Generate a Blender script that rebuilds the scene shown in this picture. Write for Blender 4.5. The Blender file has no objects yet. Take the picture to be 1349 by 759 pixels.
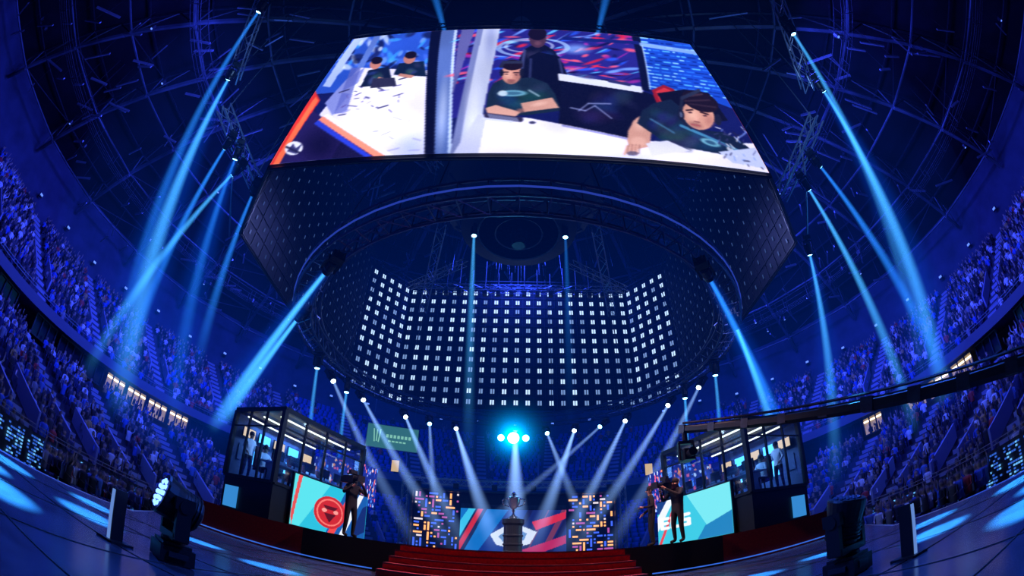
import bpy, math, random
import numpy as np
from mathutils import Vector, Matrix
random.seed(7); rng=np.random.default_rng(7)
SC=bpy.context.scene; COL=SC.collection
E=2.05; ZA=1.5; ZS=2.25        # eye height, apron height, stage height
SC.view_settings.view_transform='Standard'
# ------------------------------------------------------------------ helpers
def mat(name,col,rough=.6,metal=0,emit=None,es=0,noise=0,nscale=5,spec=.5):
    m=bpy.data.materials.new(name); m.use_nodes=True; nt=m.node_tree; b=nt.nodes['Principled BSDF']
    b.inputs['Base Color'].default_value=(*col,1); b.inputs['Roughness'].default_value=rough; b.inputs['Metallic'].default_value=metal
    b.inputs['Specular IOR Level'].default_value=spec
    if emit: b.inputs['Emission Color'].default_value=(*emit,1); b.inputs['Emission Strength'].default_value=es
    if noise:
        tc=nt.nodes.new('ShaderNodeTexCoord'); n=nt.nodes.new('ShaderNodeTexNoise'); n.inputs['Scale'].default_value=nscale; n.inputs['Detail'].default_value=4
        nt.links.new(tc.outputs['Object'],n.inputs['Vector'])
        r=nt.nodes.new('ShaderNodeValToRGB'); r.color_ramp.elements[0].position=.3; r.color_ramp.elements[1].position=.7
        r.color_ramp.elements[0].color=(*[c*(1-noise) for c in col],1); r.color_ramp.elements[1].color=(*[min(1,c*(1+noise)) for c in col],1)
        nt.links.new(n.outputs['Fac'],r.inputs['Fac']); nt.links.new(r.outputs['Color'],b.inputs['Base Color'])
    return m
def attr_mat(name,emit=0,rough=.8):
    m=bpy.data.materials.new(name); m.use_nodes=True; nt=m.node_tree; b=nt.nodes['Principled BSDF']
    a=nt.nodes.new('ShaderNodeAttribute'); a.attribute_name='col'
    b.inputs['Roughness'].default_value=rough
    if emit:
        b.inputs['Base Color'].default_value=(.01,.01,.01,1)
        nt.links.new(a.outputs['Color'],b.inputs['Emission Color']); b.inputs['Emission Strength'].default_value=emit
    else: nt.links.new(a.outputs['Color'],b.inputs['Base Color'])
    return m
def empty(name,loc=(0,0,0),rz=0):
    o=bpy.data.objects.new(name,None); COL.objects.link(o); o.location=loc; o.rotation_euler=(0,0,rz); o.empty_display_size=.2; return o
class MB:
    def __init__(s): s.v=[]; s.f=[]; s.m=[]
    def add(s,vs,fs,mi=0):
        n=len(s.v); s.v+= [tuple(x) for x in vs]; s.f+=[tuple(i+n for i in f) for f in fs]; s.m+=[mi]*len(fs)
    def box(s,c,sz,mi=0,R=None):
        hx,hy,hz=[x/2 for x in sz]; c=Vector(c)
        vs=[Vector((x,y,z)) for x in(-hx,hx) for y in(-hy,hy) for z in(-hz,hz)]
        if R is not None: vs=[R@v for v in vs]
        s.add([v+c for v in vs],[(0,1,3,2),(4,6,7,5),(0,4,5,1),(2,3,7,6),(0,2,6,4),(1,5,7,3)],mi)
    def tube(s,p,q,r0,r1=None,n=6,mi=0,cap=True):
        p=Vector(p); q=Vector(q); r1=r0 if r1 is None else r1; d=(q-p)
        if d.length<1e-6: return
        d.normalize(); a=d.cross(Vector((0,0,1)) if abs(d.z)<.9 else Vector((1,0,0))).normalized(); b=d.cross(a)
        vs=[]
        for c,r in((p,r0),(q,r1)):
            for k in range(n):
                t=2*math.pi*(k+.5)/n; vs.append(c+(a*math.cos(t)+b*math.sin(t))*r)
        fs=[(k,(k+1)%n,n+(k+1)%n,n+k) for k in range(n)]
        if cap: fs+=[tuple(range(n))[::-1],tuple(range(n,2*n))]
        s.add(vs,fs,mi)
    def lathe(s,prof,c=(0,0,0),n=16,mi=0,R=None):
        c=Vector(c); vs=[]; k=len(prof)
        for r,z in prof:
            for i in range(n):
                t=2*math.pi*i/n; v=Vector((r*math.cos(t),r*math.sin(t),z)); vs.append((R@v if R is not None else v)+c)
        fs=[(j*n+i,j*n+(i+1)%n,(j+1)*n+(i+1)%n,(j+1)*n+i) for j in range(k-1) for i in range(n)]
        fs+=[tuple(range(n))[::-1],tuple(range((k-1)*n,k*n))]
        s.add(vs,fs,mi)
    def quad(s,a,b,c,d,mi=0): s.add([a,b,c,d],[(0,1,2,3)],mi)
    def prism(s,pts,z0,z1,mi=0,mside=None):
        n=len(pts); vs=[(x,y,z0) for x,y in pts]+[(x,y,z1) for x,y in pts]
        s.add(vs,[tuple(range(n))[::-1],tuple(range(n,2*n))],mi)
        s.add(vs,[(k,(k+1)%n,n+(k+1)%n,n+k) for k in range(n)],mi if mside is None else mside)
    def truss(s,p,q,w=.4,step=.6,r=.03,mi=0):
        p=Vector(p); q=Vector(q); d=q-p; L=d.length; d.normalize()
        a=d.cross(Vector((0,0,1)) if abs(d.z)<.9 else Vector((1,0,0))).normalized(); b=d.cross(a)
        cs=[a*w/2+b*w/2,a*w/2-b*w/2,-a*w/2-b*w/2,-a*w/2+b*w/2]
        for c in cs: s.tube(p+c,q+c,r,n=4,mi=mi)
        n=max(1,int(L/step))
        for k in range(n):
            x0=p+d*(L*k/n); x1=p+d*(L*(k+1)/n)
            for j in range(4):
                c0=cs[j]; c1=cs[(j+1)%4]
                if k%2: c0,c1=c1,c0
                s.tube(x0+c0,x1+c1,r*.6,n=3,mi=mi,cap=False)
    def obj(s,name,mats,parent=None,smooth=False,loc=None):
        me=bpy.data.meshes.new(name); me.from_pydata(s.v,[],s.f)
        for m in mats: me.materials.append(m)
        me.polygons.foreach_set('material_index',s.m)
        if smooth: me.polygons.foreach_set('use_smooth',[True]*len(s.f))
        me.update(); o=bpy.data.objects.new(name,me); COL.objects.link(o)
        if parent: o.parent=parent
        if loc: o.location=loc
        return o
def dotmat(n,c,s): return mat(n,(0,0,0),.5,emit=c,es=s)
# ------------------------------------------------------------------ materials
M_black=mat('black_metal',(.012,.013,.018),.45,.3)
M_dark=mat('dark_steel',(.05,.055,.07),.4,.6,noise=.3)
M_steel=mat('truss_aluminium',(.32,.35,.42),.35,.7)
M_roofst=mat('roof_steel',(.1,.12,.16),.45,.3,noise=.8,nscale=.25)
M_red=mat('red_carpet',(.38,.014,.016),.8,noise=.25,nscale=20)
M_conc=mat('stand_concrete',(.05,.055,.09),.85,noise=.25,nscale=2)
M_wall=mat('painted_wall',(.05,.06,.12),.9,noise=.25,nscale=.5)
M_ceil=mat('ceiling_deck',(.004,.005,.012),.9,noise=.5,nscale=.4)
M_fascia=mat('fascia_panel',(.1,.11,.16),.6)
M_vom=mat('vomitory_wall',(.26,.28,.4),.7)
M_lens=mat('lens_glow',(.8,.9,1),.2,emit=(.2,.6,1),es=14)
M_lensw=mat('lens_white',(.8,.9,1),.2,emit=(.6,.82,1),es=14)
M_warm=mat('warm_strip',(1,1,1),.5,emit=(1,.8,.5),es=2.6)
M_glossfloor=mat('gloss_stage_floor',(.045,.05,.075),.2,noise=.4,nscale=3)
M_skin=mat('skin',(.5,.28,.2),.6)
M_floor=mat('arena_floor_concrete',(.03,.032,.05),.5,noise=.3)
# ------------------------------------------------------------------ camera (16 mm diagonal fisheye)
P_=math.radians(34.8); Y_=math.radians(-0.9); R_=math.radians(1.5)
f_=Vector((math.sin(Y_)*math.cos(P_),math.cos(Y_)*math.cos(P_),math.sin(P_)))
r0=f_.cross(Vector((0,0,1))).normalized(); u0=r0.cross(f_)
r_=r0*math.cos(R_)+u0*math.sin(R_); u_=u0*math.cos(R_)-r0*math.sin(R_)
MX=Matrix(((r_.x,u_.x,-f_.x),(r_.y,u_.y,-f_.y),(r_.z,u_.z,-f_.z))).to_4x4(); MX.translation=Vector((0,0,E))
cd=bpy.data.cameras.new('camera'); cam=bpy.data.objects.new('camera',cd); COL.objects.link(cam); cam.matrix_world=MX
cd.sensor_width=36; cd.lens=16; cd.type='PANO'; cd.clip_end=500
cc_=cd if hasattr(cd,'panorama_type') else cd.cycles
cc_.panorama_type='FISHEYE_EQUISOLID'; cc_.fisheye_lens=16; cc_.fisheye_fov=math.pi
SC.camera=cam
w=bpy.data.worlds.new('world'); SC.world=w; w.use_nodes=True
w.node_tree.nodes['Background'].inputs[0].default_value=(.004,.01,.06,1); w.node_tree.nodes['Background'].inputs[1].default_value=.3
# ------------------------------------------------------------------ bowl: stands, walls, roof
CY=14.; A0=18.; B0=19.
def ring(o,t,z): return ((A0+o)*math.sin(t),CY+(B0+o)*math.cos(t),z)
def sweep(prof,name,mats,parent=None,n=144,mi=None):
    mb=MB(); k=len(prof)
    vs=[ring(o,2*math.pi*i/n,z) for i in range(n) for o,z in prof]
    for j in range(k-1):
        mb_f=[(i*k+j,i*k+j+1,((i+1)%n)*k+j+1,((i+1)%n)*k+j) for i in range(n)]
        mb.f+=mb_f; mb.m+=[0 if mi is None else mi[j]]*n
    mb.v=vs
    return mb.obj(name,mats,parent)
mb=MB(); mb.prism([(60*math.cos(k*math.pi/24),14+60*math.sin(k*math.pi/24)) for k in range(48)],-.3,0)
mb.obj('floor',[M_floor])
gs=empty('grandstand')
NL=15; NU=15; Z1=7.3; Z2=9.6
def lowz(i): return 1.0+(Z1-1)*i/NL
def upz(i): return Z2+(19-Z2)*i/NU
pr=[(0,0),(0,1.0)]
for i in range(NL):
    o=13*i/NL; o2=13*(i+1)/NL; pr+=[(o,lowz(i)),(o2,lowz(i)),(o2,lowz(i+1))]
sweep(pr,'lower_tier',[M_conc],gs)
sweep([(13,Z1),(16,Z1),(16,Z2-.3),(12.7,Z2-.3),(12.7,Z2+.4),(13,Z2+.4)],'suite_level',[M_wall,M_fascia],gs,mi=[0,0,0,1,1])
pr=[(13,Z2)]
for i in range(NU):
    o=13+13*i/NU; o2=13+13*(i+1)/NU; pr+=[(o,upz(i)),(o2,upz(i)),(o2,upz(i+1))]
pr+=[(27,19)]
sweep(pr,'upper_tier',[M_conc],gs)
sweep([(-.3,0),(-.3,1.9),(-.2,1.9)],'front_barrier',[M_dark],gs)
sweep([(27,19),(27,26),(27.3,26),(27.3,19)],'wall_arena',[M_wall])
sweep([(27,26),(20,29),(10,31.5),(0,33),(-10,34),(-17,34.3)],'ceiling',[M_ceil])
mb=MB()
for o,z in((-.25,2.2),(-.25,2.05),(12.75,Z2+.9),(12.75,Z2+.7)):
    n=144
    for i in range(n):
        a=ring(o,2*math.pi*i/n,z); b=ring(o,2*math.pi*(i+1)/n,z)
        if max(a[1],b[1])<-3: continue
        mb.tube(a,b,.025,n=4,mi=0)
        mb.tube(a,(a[0],a[1],a[2]-.4),.02,n=4)
mb.obj('guard_rail',[M_steel],gs)
# self-glowing lattice bits along the floor barrier, imitating blue-lit nets
mb=MB()
for k in range(60):
    t=math.radians(-125+250*k/59)
    if abs(t)<.55: continue
    for j in range(10):
        for i in range(7):
            if random.random()<.35: continue
            tt=t+(i-3)*.0085; p=ring(-.36,tt,.55+j*.13)
            mb.box(p,(.11,.03,.07),random.choice((0,0,1)),Matrix.Rotation(-t,3,'Z'))
mb.obj('barrier_net_glow',[dotmat('net_glow_blue',(.05,.2,1),.6),dotmat('net_glow_cyan',(.15,.5,1),1.0)],gs)
# vomitory side walls and aisle stairs
mb=MB()
AIS=[math.radians(k) for k in range(-150,151,12)]
for t in AIS:
    for (ia,ib,zf,ob) in((2,6,lowz,0),(3,7,upz,13)):
        N=15
        for sgn in(-1,1):
            o1=ob+13*ia/N; o2=ob+13*ib/N; rr=A0+o1; dt=sgn*.9/rr
            p=[Vector(ring(o1,t+dt,zf(ia))),Vector(ring(o2,t+dt,zf(ib))),Vector(ring(o2,t+dt,zf(ib)+.9)),Vector(ring(o1,t+dt,zf(ia)+1.0))]
            q=[x+Vector((math.cos(t),-math.sin(t),0))*.15*sgn for x in p]
            mb.add(p+q,[(0,1,2,3),(7,6,5,4),(0,4,5,1),(1,5,6,2),(2,6,7,3),(3,7,4,0)],0)
    for i in range(15):
        for (zf,ob) in((lowz,0),(upz,13)):
            o1=ob+13*i/15+.2; c=ring(o1,t,zf(i)+.12)
            mb.box(c,(1.0,.4,.24),0,Matrix.Rotation(-t,3,'Z'))
mb.obj('aisle_stairs',[M_vom],gs)
# lit suite windows
mb=MB()
for sg in(-1,1):
    for td in(58,62,66,70,74,78.5,83,88,96,104):
        lit = (td in(62,66,70,74)) if sg<0 else (td in(66,74,78.5,83))
        t=math.radians(td)*sg; W=(.95 if td%4==2 else 1.1)/(A0+13)
        for k in range(3):
            ta=t+W*(-1+2*k/3+.03); tb=t+W*(-1+2*(k+1)/3-.03)
            a=ring(13.3,ta,7.75); b=ring(13.3,tb,7.75)
            mb.quad(a,b,(b[0],b[1],9.1),(a[0],a[1],9.1),0 if lit else 2)
            c=ring(13.22,ta,8.75); d=ring(13.22,tb,8.75)
            if lit:
                mb.quad(c,d,(d[0],d[1],8.9),(c[0],c[1],8.9),1)
                for q in range(4):
                    tq=ta+(tb-ta)*random.random(); e=ring(13.25,tq,random.uniform(7.9,8.4)); mb.box(e,(.12,.05,random.uniform(.2,.6)),3,Matrix.Rotation(-t,3,'Z'))
        for k in range(4):
            c=ring(13.2,t+W*(-1+2*k/3),8.4); mb.box(c,(.1,.1,1.5),3)
        for z in(7.7,9.15): mb.tube(ring(13.2,t-W,z),ring(13.2,t+W,z),.07,n=4,mi=3)
M_win=mat('suite_interior',(.3,.25,.15),.6,emit=(.6,.42,.2),es=.4,noise=.6,nscale=2)
M_glassd=mat('dark_window',(.01,.015,.03),.1)
mb.obj('suite_windows',[M_win,M_warm,M_glassd,M_dark],gs)
# ------------------------------------------------------------------ roof steelwork
rt=MB()
def dome(o):
    pts=[(-17,34.3),(-10,34),(0,33),(10,31.5),(20,29),(27,26)]
    for (a,b),(c,d) in zip(pts[:-1],pts[1:]):
        if a<=o<=c: return b+(d-b)*(o-a)/(c-a)
    return 26
NR=32
for k in range(NR):
    t=2*math.pi*(k+.5)/NR
    os_=[-12,-6,0,6,12,18,24,26.5]
    for j in range(len(os_)-1):
        a=Vector(ring(os_[j],t,dome(os_[j])-.5)); b=Vector(ring(os_[j+1],t,dome(os_[j+1])-.5))
        c=Vector(ring(os_[j],t,dome(os_[j])-3.2)); d=Vector(ring(os_[j+1],t,dome(os_[j+1])-3.0))
        rt.tube(a,b,.12,n=5,mi=1); rt.tube(c,d,.19,n=5); m=(a+b)/2
        rt.tube(c,m,.07,n=4,mi=1); rt.tube(m,d,.07,n=4,mi=1); rt.tube(a,c,.07,n=4)
for o in(-12,-6,0,6,12,18,24):
    for i in range(NR):
        t0=2*math.pi*(i+.5)/NR; t1=2*math.pi*(i+1.5)/NR
        for dz in(-.5,-3.1): rt.tube(ring(o,t0,dome(o)+dz),ring(o,t1,dome(o)+dz),.1,n=4,mi=1 if dz>-1 else 0)
        if i%2==0: rt.tube(ring(o,t0,dome(o)-3.1),ring(o,t1,dome(o)-.5),.06,n=3,mi=1)
for o,z in((3,25.5),(15,23.5)):
    for i in range(72):
        t0=2*math.pi*i/72; t1=2*math.pi*(i+1)/72
        a=Vector(ring(o,t0,z)); b=Vector(ring(o,t1,z)); a2=Vector(ring(o+.9,t0,z)); b2=Vector(ring(o+.9,t1,z))
        for f in(0,.33,.66,1): rt.tube(a.lerp(a2,f),b.lerp(b2,f),.025,n=3,mi=1)
        rt.tube(a,a2,.03,n=3,mi=1)
        rt.tube(a+Vector((0,0,1)),b+Vector((0,0,1)),.03,n=4,mi=1); rt.tube(a2+Vector((0,0,1)),b2+Vector((0,0,1)),.03,n=4,mi=1)
        rt.tube(a,a+Vector((0,0,1)),.03,n=3,mi=1); rt.tube(a2,a2+Vector((0,0,1)),.03,n=3,mi=1)
        if i%4==0: rt.tube(a2,Vector(ring(o+.9,t0,dome(o)-.3)),.05,n=4,mi=1)
rt.obj('roof_truss',[M_roofst,M_dark])
mb=MB()
for k in range(330):
    t=random.uniform(-2.2,2.2); o=random.uniform(-4,24); z=dome(o)-random.uniform(3.5,5.8)
    p=Vector(ring(o,t,z)); R=Matrix.Rotation(-t+random.choice((0,0,.5,-.5)),3,'Z')@Matrix.Rotation(random.uniform(-.3,.3),3,'X')
    mb.box(p,(.1,random.uniform(1.2,2.8),.2),0,R)
    mb.tube(p,p+Vector((0,0,3)),.025,n=3,mi=1)
mb.obj('acoustic_baffles',[M_steel,M_dark])
mb=MB()
for k in range(60):
    t=random.uniform(-2.0,2.0); o=random.choice((3,15,9,21)); z={3:25.3,15:23.3,9:27,21:25}[o]
    p=Vector(ring(o+random.uniform(-.5,.5),t,z)); mb.tube(p,p+Vector((0,0,.35)),.16,.22,n=8,mi=1); mb.tube(p-Vector((0,0,.02)),p,.1,n=8,mi=0 if random.random()<.5 else 1)
    mb.tube(p+Vector((0,0,.35)),p+Vector((0,0,1.2)),.03,n=3,mi=1)
M_small=dotmat('small_lamp',(.12,.25,1),1.3)
mb.obj('hanging_lamps',[M_small,M_dark])
mb=MB()
for k in range(-14,15):
    t=math.radians(k*6.5); z=20.6+.25*(k%3)
    p=Vector(ring(26.3,t,z)); mb.box(p,(.5,.3,.35),1,Matrix.Rotation(-t,3,'Z'))
    q=Vector(ring(26.1,t,z)); mb.box(q,(.36,.06,.2),0,Matrix.Rotation(-t,3,'Z'))
mb.obj('perimeter_floodlights',[M_small,M_dark])
# ------------------------------------------------------------------ crowd
def person_template(arms):
    V=[];C=[];F=[]
    rings=[(.17,.13,0,0),(.19,.14,.12,0),(.17,.12,.3,0),(.22,.13,.5,0),(.2,.11,.58,0),(.06,.06,.63,1),(.085,.1,.70,1),(.09,.105,.78,1),(.075,.09,.86,2),(.01,.01,.9,2)]
    n=6
    for rx,ry,z,c in rings:
        for i in range(n):
            a=2*math.pi*i/n; V.append((rx*math.cos(a),ry*math.sin(a),z)); C.append(c)
    for j in range(len(rings)-1):
        for i in range(n): F.append((j*n+i,j*n+(i+1)%n,(j+1)*n+(i+1)%n,(j+1)*n+i))
    def limb(pts,cs):
        b=len(V)
        for (x,y,z,r),c in zip(pts,cs):
            for i in range(4):
                a=2*math.pi*i/4; V.append((x+r*math.cos(a),y+r*math.sin(a),z)); C.append(c)
        for j in range(len(pts)-1):
            for i in range(4): F.append((b+j*4+i,b+j*4+(i+1)%4,b+(j+1)*4+(i+1)%4,b+(j+1)*4+i))
    for s in(-1,1):
        if arms: limb([(s*.2,0,.54,.055),(s*.3,-.12,.72,.045),(s*.27,-.14,.98,.035),(s*.26,-.15,1.08,.02)],[0,0,1,1])
        else: limb([(s*.21,0,.55,.055),(s*.25,-.04,.3,.045),(s*.15,-.26,.22,.035),(s*.08,-.3,.22,.02)],[0,0,1,1])
    for s in(-1,1): limb([(s*.09,0,.0,.09),(s*.1,-.38,-.01,.07),(s*.1,-.4,-.1,.06),(s*.1,-.38,-.42,.05)],[3,3,3,3])
    return np.array(V),np.array(C),np.array(F)
def instance_mesh(name,mat_,groups,parent=None):
    VV=[];FF=[];CC=[];base=0
    for (V,C,F),pos,yaw,sc,cols in groups:
        n=len(pos)
        if n==0: continue
        c=np.cos(yaw)[:,None]; s=np.sin(yaw)[:,None]
        x=V[None,:,0]*c-V[None,:,1]*s; y=V[None,:,0]*s+V[None,:,1]*c
        v=np.stack([x,y,np.repeat(V[None,:,2],n,0)],2)*sc[:,None,None]+pos[:,None,:]
        VV.append(v.reshape(-1,3)); CC.append(cols[:,C,:].reshape(-1,3))
        FF.append((F[None]+ (np.arange(n)*len(V))[:,None,None]+base).reshape(-1,4)); base+=n*len(V)
    V=np.concatenate(VV);F=np.concatenate(FF);C=np.concatenate(CC)
    me=bpy.data.meshes.new(name); me.vertices.add(len(V)); me.vertices.foreach_set('co',V.astype(np.float32).ravel())
    me.loops.add(F.size); me.loops.foreach_set('vertex_index',F.astype(np.int32).ravel())
    me.polygons.add(len(F)); me.polygons.foreach_set('loop_start',(np.arange(len(F))*4).astype(np.int32))
    me.update(calc_edges=True)
    at=me.color_attributes.new('col','FLOAT_COLOR','POINT'); at.data.foreach_set('color',np.concatenate([C,np.ones((len(C),1))],1).astype(np.float32).ravel())
    me.materials.append(mat_); me.validate()
    o=bpy.data.objects.new(name,me); COL.objects.link(o)
    if parent: o.parent=parent
    return o
pos=[];yaw=[]
seatp=[];seaty=[]
def near_aisle(t,rr): return min(abs(t-a) for a in AIS)*rr<.95
for tier,(zf,ob) in enumerate(((lowz,0),(upz,13))):
    for i in range(15):
        o=ob+13*i/15+.45; rr=A0+o; dt=.62/rr; t=-2.45+random.random()*dt
        while t<2.45:
            t+=dt
            p=ring(o,t,zf(i))
            if p[1]<-7 or near_aisle(t,rr): continue
            far=abs(t)<math.radians(38)
            yw=math.atan2(CY-p[1],0-p[0])+math.pi/2
            if far:
                seatp.append(p); seaty.append(yw)
                if random.random()>.12: continue
            elif random.random()<.07: 
                continue
            pos.append((p[0]+random.uniform(-.08,.08),p[1]+random.uniform(-.08,.08),p[2]+.42)); yaw.append(yw+random.uniform(-.3,.3))
for k in range(420):
    sg=random.choice((-1,1)); t=sg*random.uniform(.7,1.85); o=-random.uniform(.6,3.2); p=ring(o,t,0)
    pos.append((p[0],p[1],.86)); yaw.append(math.atan2(CY-p[1],-p[0])+math.pi/2+random.uniform(-.5,.5))
pos=np.array(pos);yaw=np.array(yaw);n=len(pos)
shirts=np.array([(.02,.02,.03),(.02,.03,.1),(.6,.6,.65),(.04,.12,.5),(.5,.05,.05),(.8,.8,.85),(.06,.06,.08),(.25,.25,.3),(.1,.2,.5),(.5,.3,.1)])
pr_=np.array([.34,.16,.07,.12,.04,.07,.12,.06,.05,.02]); pr_/=pr_.sum()
cols=np.zeros((n,4,3)); cols[:,0]=shirts[rng.choice(len(shirts),n,p=pr_)]; cols[:,1]=np.array((.5,.34,.27))*rng.uniform(.5,1.1,(n,1)); cols[:,2]=np.array((.04,.03,.03))*rng.uniform(.3,3,(n,1)); cols[:,3]=np.array((.03,.04,.1))
up=rng.random(n)<.22; sc=rng.uniform(.95,1.12,n)
M_crowd=attr_mat('crowd_clothes')
ta,tb=person_template(0),person_template(1)
instance_mesh('audience_crowd',M_crowd,[(ta,pos[~up],yaw[~up],sc[~up],cols[~up]),(tb,pos[up],yaw[up],sc[up],cols[up])])
def seat_template():
    V=[];F=[]
    def bx(c,s):
        b=len(V)
        for x in(-1,1):
            for y in(-1,1):
                for z in(-1,1): V.append((c[0]+x*s[0]/2,c[1]+y*s[1]/2,c[2]+z*s[2]/2))
        F.extend([tuple(b+i for i in f) for f in[(0,1,3,2),(4,6,7,5),(0,4,5,1),(2,3,7,6),(0,2,6,4),(1,5,7,3)]])
    bx((0,-.05,.4),(.48,.42,.05)); bx((0,.18,.65),(.48,.05,.45)); bx((0,.1,.2),(.08,.08,.38))
    return np.array(V),np.zeros(len(V),int),np.array(F)
sp=np.array(seatp); sy=np.array(seaty); sc_=np.zeros((len(sp),1,3)); sc_[:]=(.03,.09,.5)
instance_mesh('stadium_seats',M_crowd,[(seat_template(),sp,sy,np.ones(len(sp)),sc_)])
# ------------------------------------------------------------------ stage
mb=MB()
stage=[(-8.8,10.3),(8.8,10.3),(11.8,14),(12,27.5),(-12,27.5),(-11.8,14)]
mb.prism(stage,.05,ZS,0,1)
for s in(-1,1):
    x0,x1=s*2.42,s*4.9
    mb.box(((x0+x1)/2,10.28,(ZA+ZS)/2),(abs(x1-x0),.06,ZS-ZA),2)
    mb.box((s*5.9,10.27,ZA+.06),(5.6,.05,.03),3)  # glowing strip in place of faint reflected light on the riser
mb.obj('main_stage',[M_glossfloor,M_red,M_black,dotmat('riser_glow',(.05,.2,1),.7)])
mb=MB()
apron=[(-5.7,-3),(5.7,-3),(6.2,5.8),(9.6,10.3),(-9.6,10.3),(-6.2,5.8)]
mb.prism(apron,.02,ZA,0,1)
for k in range(-4,5): mb.box((k*1.22,3.6,ZA+.002),(.012,13.2,.006),1)
for k in range(-2,9): mb.box((0,k*1.22,ZA+.002),(11.3,.012,.006),1)
for s in(-1,1):
    mb.tube((s*5.75,-3,ZA-.04),(s*6.25,5.8,ZA-.04),.05,n=6,mi=2); mb.tube((s*6.25,5.8,ZA-.04),(s*9.65,10.3,ZA-.04),.05,n=6,mi=2)
mb.obj('stage_apron',[M_glossfloor,M_black,M_steel])
mb=MB(); 
for k in range(5):
    h=ZA+.15*(k+1); y0=10.3-.34*(4-k)-.34
    hw=2.4+.03*(4-k)
    mb.box((0,(y0+10.29)/2,(ZA+h)/2),(2*hw,10.29-y0,h-ZA-.002*k),0)
    mb.box((0,y0-.012,h-.02),(2*hw,.03,.035),1)
mb.obj('stage_steps',[M_red,mat('step_nosing',(.08,.005,.01),.6)])
# ------------------------------------------------------------------ LED panel painter
class Art:
    def __init__(s,X,Y,base): s.X=X;s.Y=Y;s.c=np.zeros((X.size,3)); s.c[:]=base
    def mix(s,m,col,a=1.):
        m=(m*a)[:,None]; s.c=s.c*(1-m)+np.array(col,float)*m
    def poly(s,pts,col,a=1.):
        X,Y=s.X,s.Y; ins=np.zeros(X.size,bool); n=len(pts)
        for i in range(n):
            x1,y1=pts[i]; x2,y2=pts[(i+1)%n]
            if y1==y2: continue
            ins^=((y1>Y)!=(y2>Y))&(X<(x2-x1)*(Y-y1)/(y2-y1)+x1)
        s.mix(ins.astype(float),col,a)
    def ell(s,cx,cy,rx,ry,col,a=1.,soft=0.,ang=0):
        t=math.radians(ang); dx=s.X-cx; dy=s.Y-cy; u=dx*math.cos(t)+dy*math.sin(t); v=-dx*math.sin(t)+dy*math.cos(t)
        d=np.sqrt((u/rx)**2+(v/ry)**2)
        m=np.clip((1-d)/soft,0,1) if soft else (d<1).astype(float)
        s.mix(m,col,a)
    def ringe(s,cx,cy,rx,ry,wd,col,a=1):
        d=np.sqrt(((s.X-cx)/rx)**2+((s.Y-cy)/ry)**2); s.mix((np.abs(d-1)<wd).astype(float),col,a)
    def line(s,p,q,w,col,a=1.):
        dx=q[0]-p[0];dy=q[1]-p[1];L2=dx*dx+dy*dy
        t=np.clip(((s.X-p[0])*dx+(s.Y-p[1])*dy)/L2,0,1); d=np.hypot(s.X-p[0]-t*dx,s.Y-p[1]-t*dy); s.mix(np.clip((w-d)/(.4*w)+.5,0,1),col,a)
def led_panel(name,o,U,V,nu,nv,colfn,strength,parent=None):
    o=Vector(o);U=Vector(U);V=Vector(V)
    u,v=np.meshgrid(np.linspace(0,1,nu),np.linspace(0,1,nv)); u=u.ravel();v=v.ravel()
    P=np.array(o)[None]+u[:,None]*np.array(U)[None]+v[:,None]*np.array(V)[None]
    c=np.clip(colfn(u,v),0,255)/255; c=np.where(c<=.04045,c/12.92,((c+.055)/1.055)**2.4)
    idx=np.arange(nu*nv).reshape(nv,nu); F=np.stack([idx[:-1,:-1],idx[:-1,1:],idx[1:,1:],idx[1:,:-1]],-1).reshape(-1,4)
    me=bpy.data.meshes.new(name); me.vertices.add(len(P)); me.vertices.foreach_set('co',P.astype(np.float32).ravel())
    me.loops.add(F.size); me.loops.foreach_set('vertex_index',F.astype(np.int32).ravel()); me.polygons.add(len(F)); me.polygons.foreach_set('loop_start',(np.arange(len(F))*4).astype(np.int32)); me.update(calc_edges=True)
    at=me.color_attributes.new('col','FLOAT_COLOR','POINT'); at.data.foreach_set('color',np.concatenate([c,np.ones((len(c),1))],1).astype(np.float32).ravel())
    me.materials.append(attr_mat(name+'_led',strength)); ob=bpy.data.objects.new(name,me); COL.objects.link(ob)
    if parent: ob.parent=parent
    return ob
def vnoise(nv,nu,cells):
    g=rng.random((cells+2,cells*2+2)); y=np.linspace(0,cells,nv); x=np.linspace(0,cells*2,nu)
    yi=y.astype(int);xi=x.astype(int);fy=(y-yi)[:,None];fx=(x-xi)[None]; fy=fy*fy*(3-2*fy);fx=fx*fx*(3-2*fx)
    a=g[yi][:,xi];b=g[yi][:,xi+1];c=g[yi+1][:,xi];d=g[yi+1][:,xi+1]
    return (a*(1-fx)+b*fx)*(1-fy)+(c*(1-fx)+d*fx)*fy
NUJ,NVJ=600,350
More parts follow.
